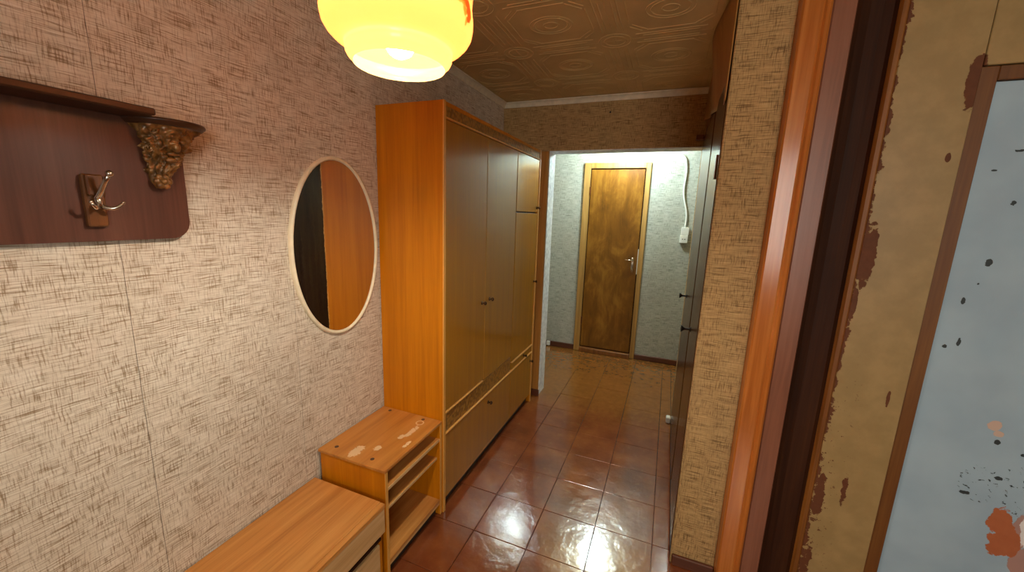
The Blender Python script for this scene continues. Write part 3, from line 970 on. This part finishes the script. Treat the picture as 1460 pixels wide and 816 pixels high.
obj('rebate', nbox(.812, 1.53, 1.606, 1.64, 1.915, 1.953, bev=.002), 'rebate', d_c)['label'] = 'bare brown rebate strip'
obj('leaf', nbox(.813, 1.528, 1.615, 1.655, .01, 1.913, bev=.002), 'blue', d_c)['label'] = 'pale blue flaking door leaf'
obj('rebate', nbox(1.529, 1.55, 1.606, 1.64, 0, 1.953, bev=.002), 'rebate', d_c)

# ------------------------------------------------------------------ far hall door
fd = thing('door_1', (-.56, YF, 0), 'narrow brown varnished door in the far hall wall', 'door', kind='structure')
obj('casing', nbox(-.892, -.826, YF - .024, YF, 0, 2.04, bev=.003), 'door_casing_far', fd)
obj('casing', nbox(-.300 + .022, -.232, YF - .024, YF, 0, 2.04, bev=.003), 'door_casing_far', fd)
obj('casing', nbox(-.8255, -.2785, YF - .0238, YF, 1.984, 2.04, bev=.003), 'door_casing_far', fd)
obj('threshold', nbox(-.8255, -.2785, YF - .05, YF, 0, .05, bev=.004), 'frame_raw', fd)
obj('gap_shadow', nbox(-.8255, -.2785, YF - .004, YF - .001, .05, 1.984), 'frame_dark', fd)
leaf = obj('leaf', nbox(-.818, -.288, YF - .016, YF - .004, .062, 1.972, bev=.003), 'far_door', fd)
obj('hinge', nbox(-.826, -.812, YF - .030, YF - .016, 1.72, 1.80, bev=.002), 'closet_frame', leaf)
obj('hinge', nbox(-.826, -.812, YF - .030, YF - .016, .32, .40, bev=.002), 'closet_frame', leaf)
bm = bmesh.new()
box(bm, -.345, -.322, YF - .020, YF - .015, .93, 1.09, bev=.002)
tube(bm, [(-.334, YF - .018, 1.06), (-.334, YF - .055, 1.06), (-.350, YF - .060, 1.062), (-.405, YF - .060, 1.068)], [.008, .008, .008, .006], 8)
tube(bm, [(-.334, YF - .018, .97), (-.334, YF - .035, .97)], .007, 8)
obj('handle', bm, 'chrome', leaf, True)
obj('lock_plate', nbox(-.287, -.281, YF - .0235, YF - .012, .92, 1.18, bev=.001), 'white_plastic', fd)['label'] = 'pale worn edge beside the lock'

# ------------------------------------------------------------------ socket, cable and small fittings
so = thing('wall_socket', (.13, YF, 1.27), 'white socket and switch block on the far hall wall', 'socket')
obj('switch_box', nbox(.098, .168, YF - .035, YF, 1.345, 1.42, bev=.005, seg=2), 'white_plastic', so)
sb = obj('socket_box', nbox(.092, .164, YF - .04, YF, 1.268, 1.343, bev=.005, seg=2), 'white_plastic', so)
bm = bmesh.new()
for dy_ in (-.010, .010):
    tube(bm, [(.128 + dy_, YF - .0405, 1.306), (.128 + dy_, YF - .0418, 1.306)], .005, 8)
obj('socket_hole', bm, 'black', sb)
bm = bmesh.new()
pts = []
for k in range(30):
    u = k / 29
    z = 1.42 + .64 * u
    x = .128 - .062 * u + .014 * math.sin(u * 9.0) * (1 - .2 * u)
    pts.append((x, YF - .011, z))
pts += [(.055, YF - .011, 2.085), (.035, YF - .011, 2.10), (.005, YF - .010, 2.105)]
tube(bm, pts, .008, 8)
tag(obj('electric_cable', bm, 'white_plastic', None, True), 'wavy white cable running up from the wall socket', 'cable')
bm = bmesh.new()
tube(bm, [(-.47, YD, 2.215), (-.47, YD - .012, 2.216)], .003, 8)
ball(bm, (-.47, YD - .012, 2.216), .006, (1, .5, 1))
tag(obj('nail', bm, 'knob_black', None, True), 'dark nail in the wallpaper above the hall opening', 'nail')
bm = nbox(-1.205, -1.165, YF - .045, YF - .02, .01, .06, bev=.004)
tag(obj('cable_clip', bm, 'white_plastic'), 'small white clip on the far baseboard by the opening', 'clip')
bm = nbox(.108, .14, YD - .02, YD + .03, 0, .045, bev=.006)
tag(obj('door_stop', bm, 'white_plastic'), 'small white door stop at the foot of the closet', 'door stop')
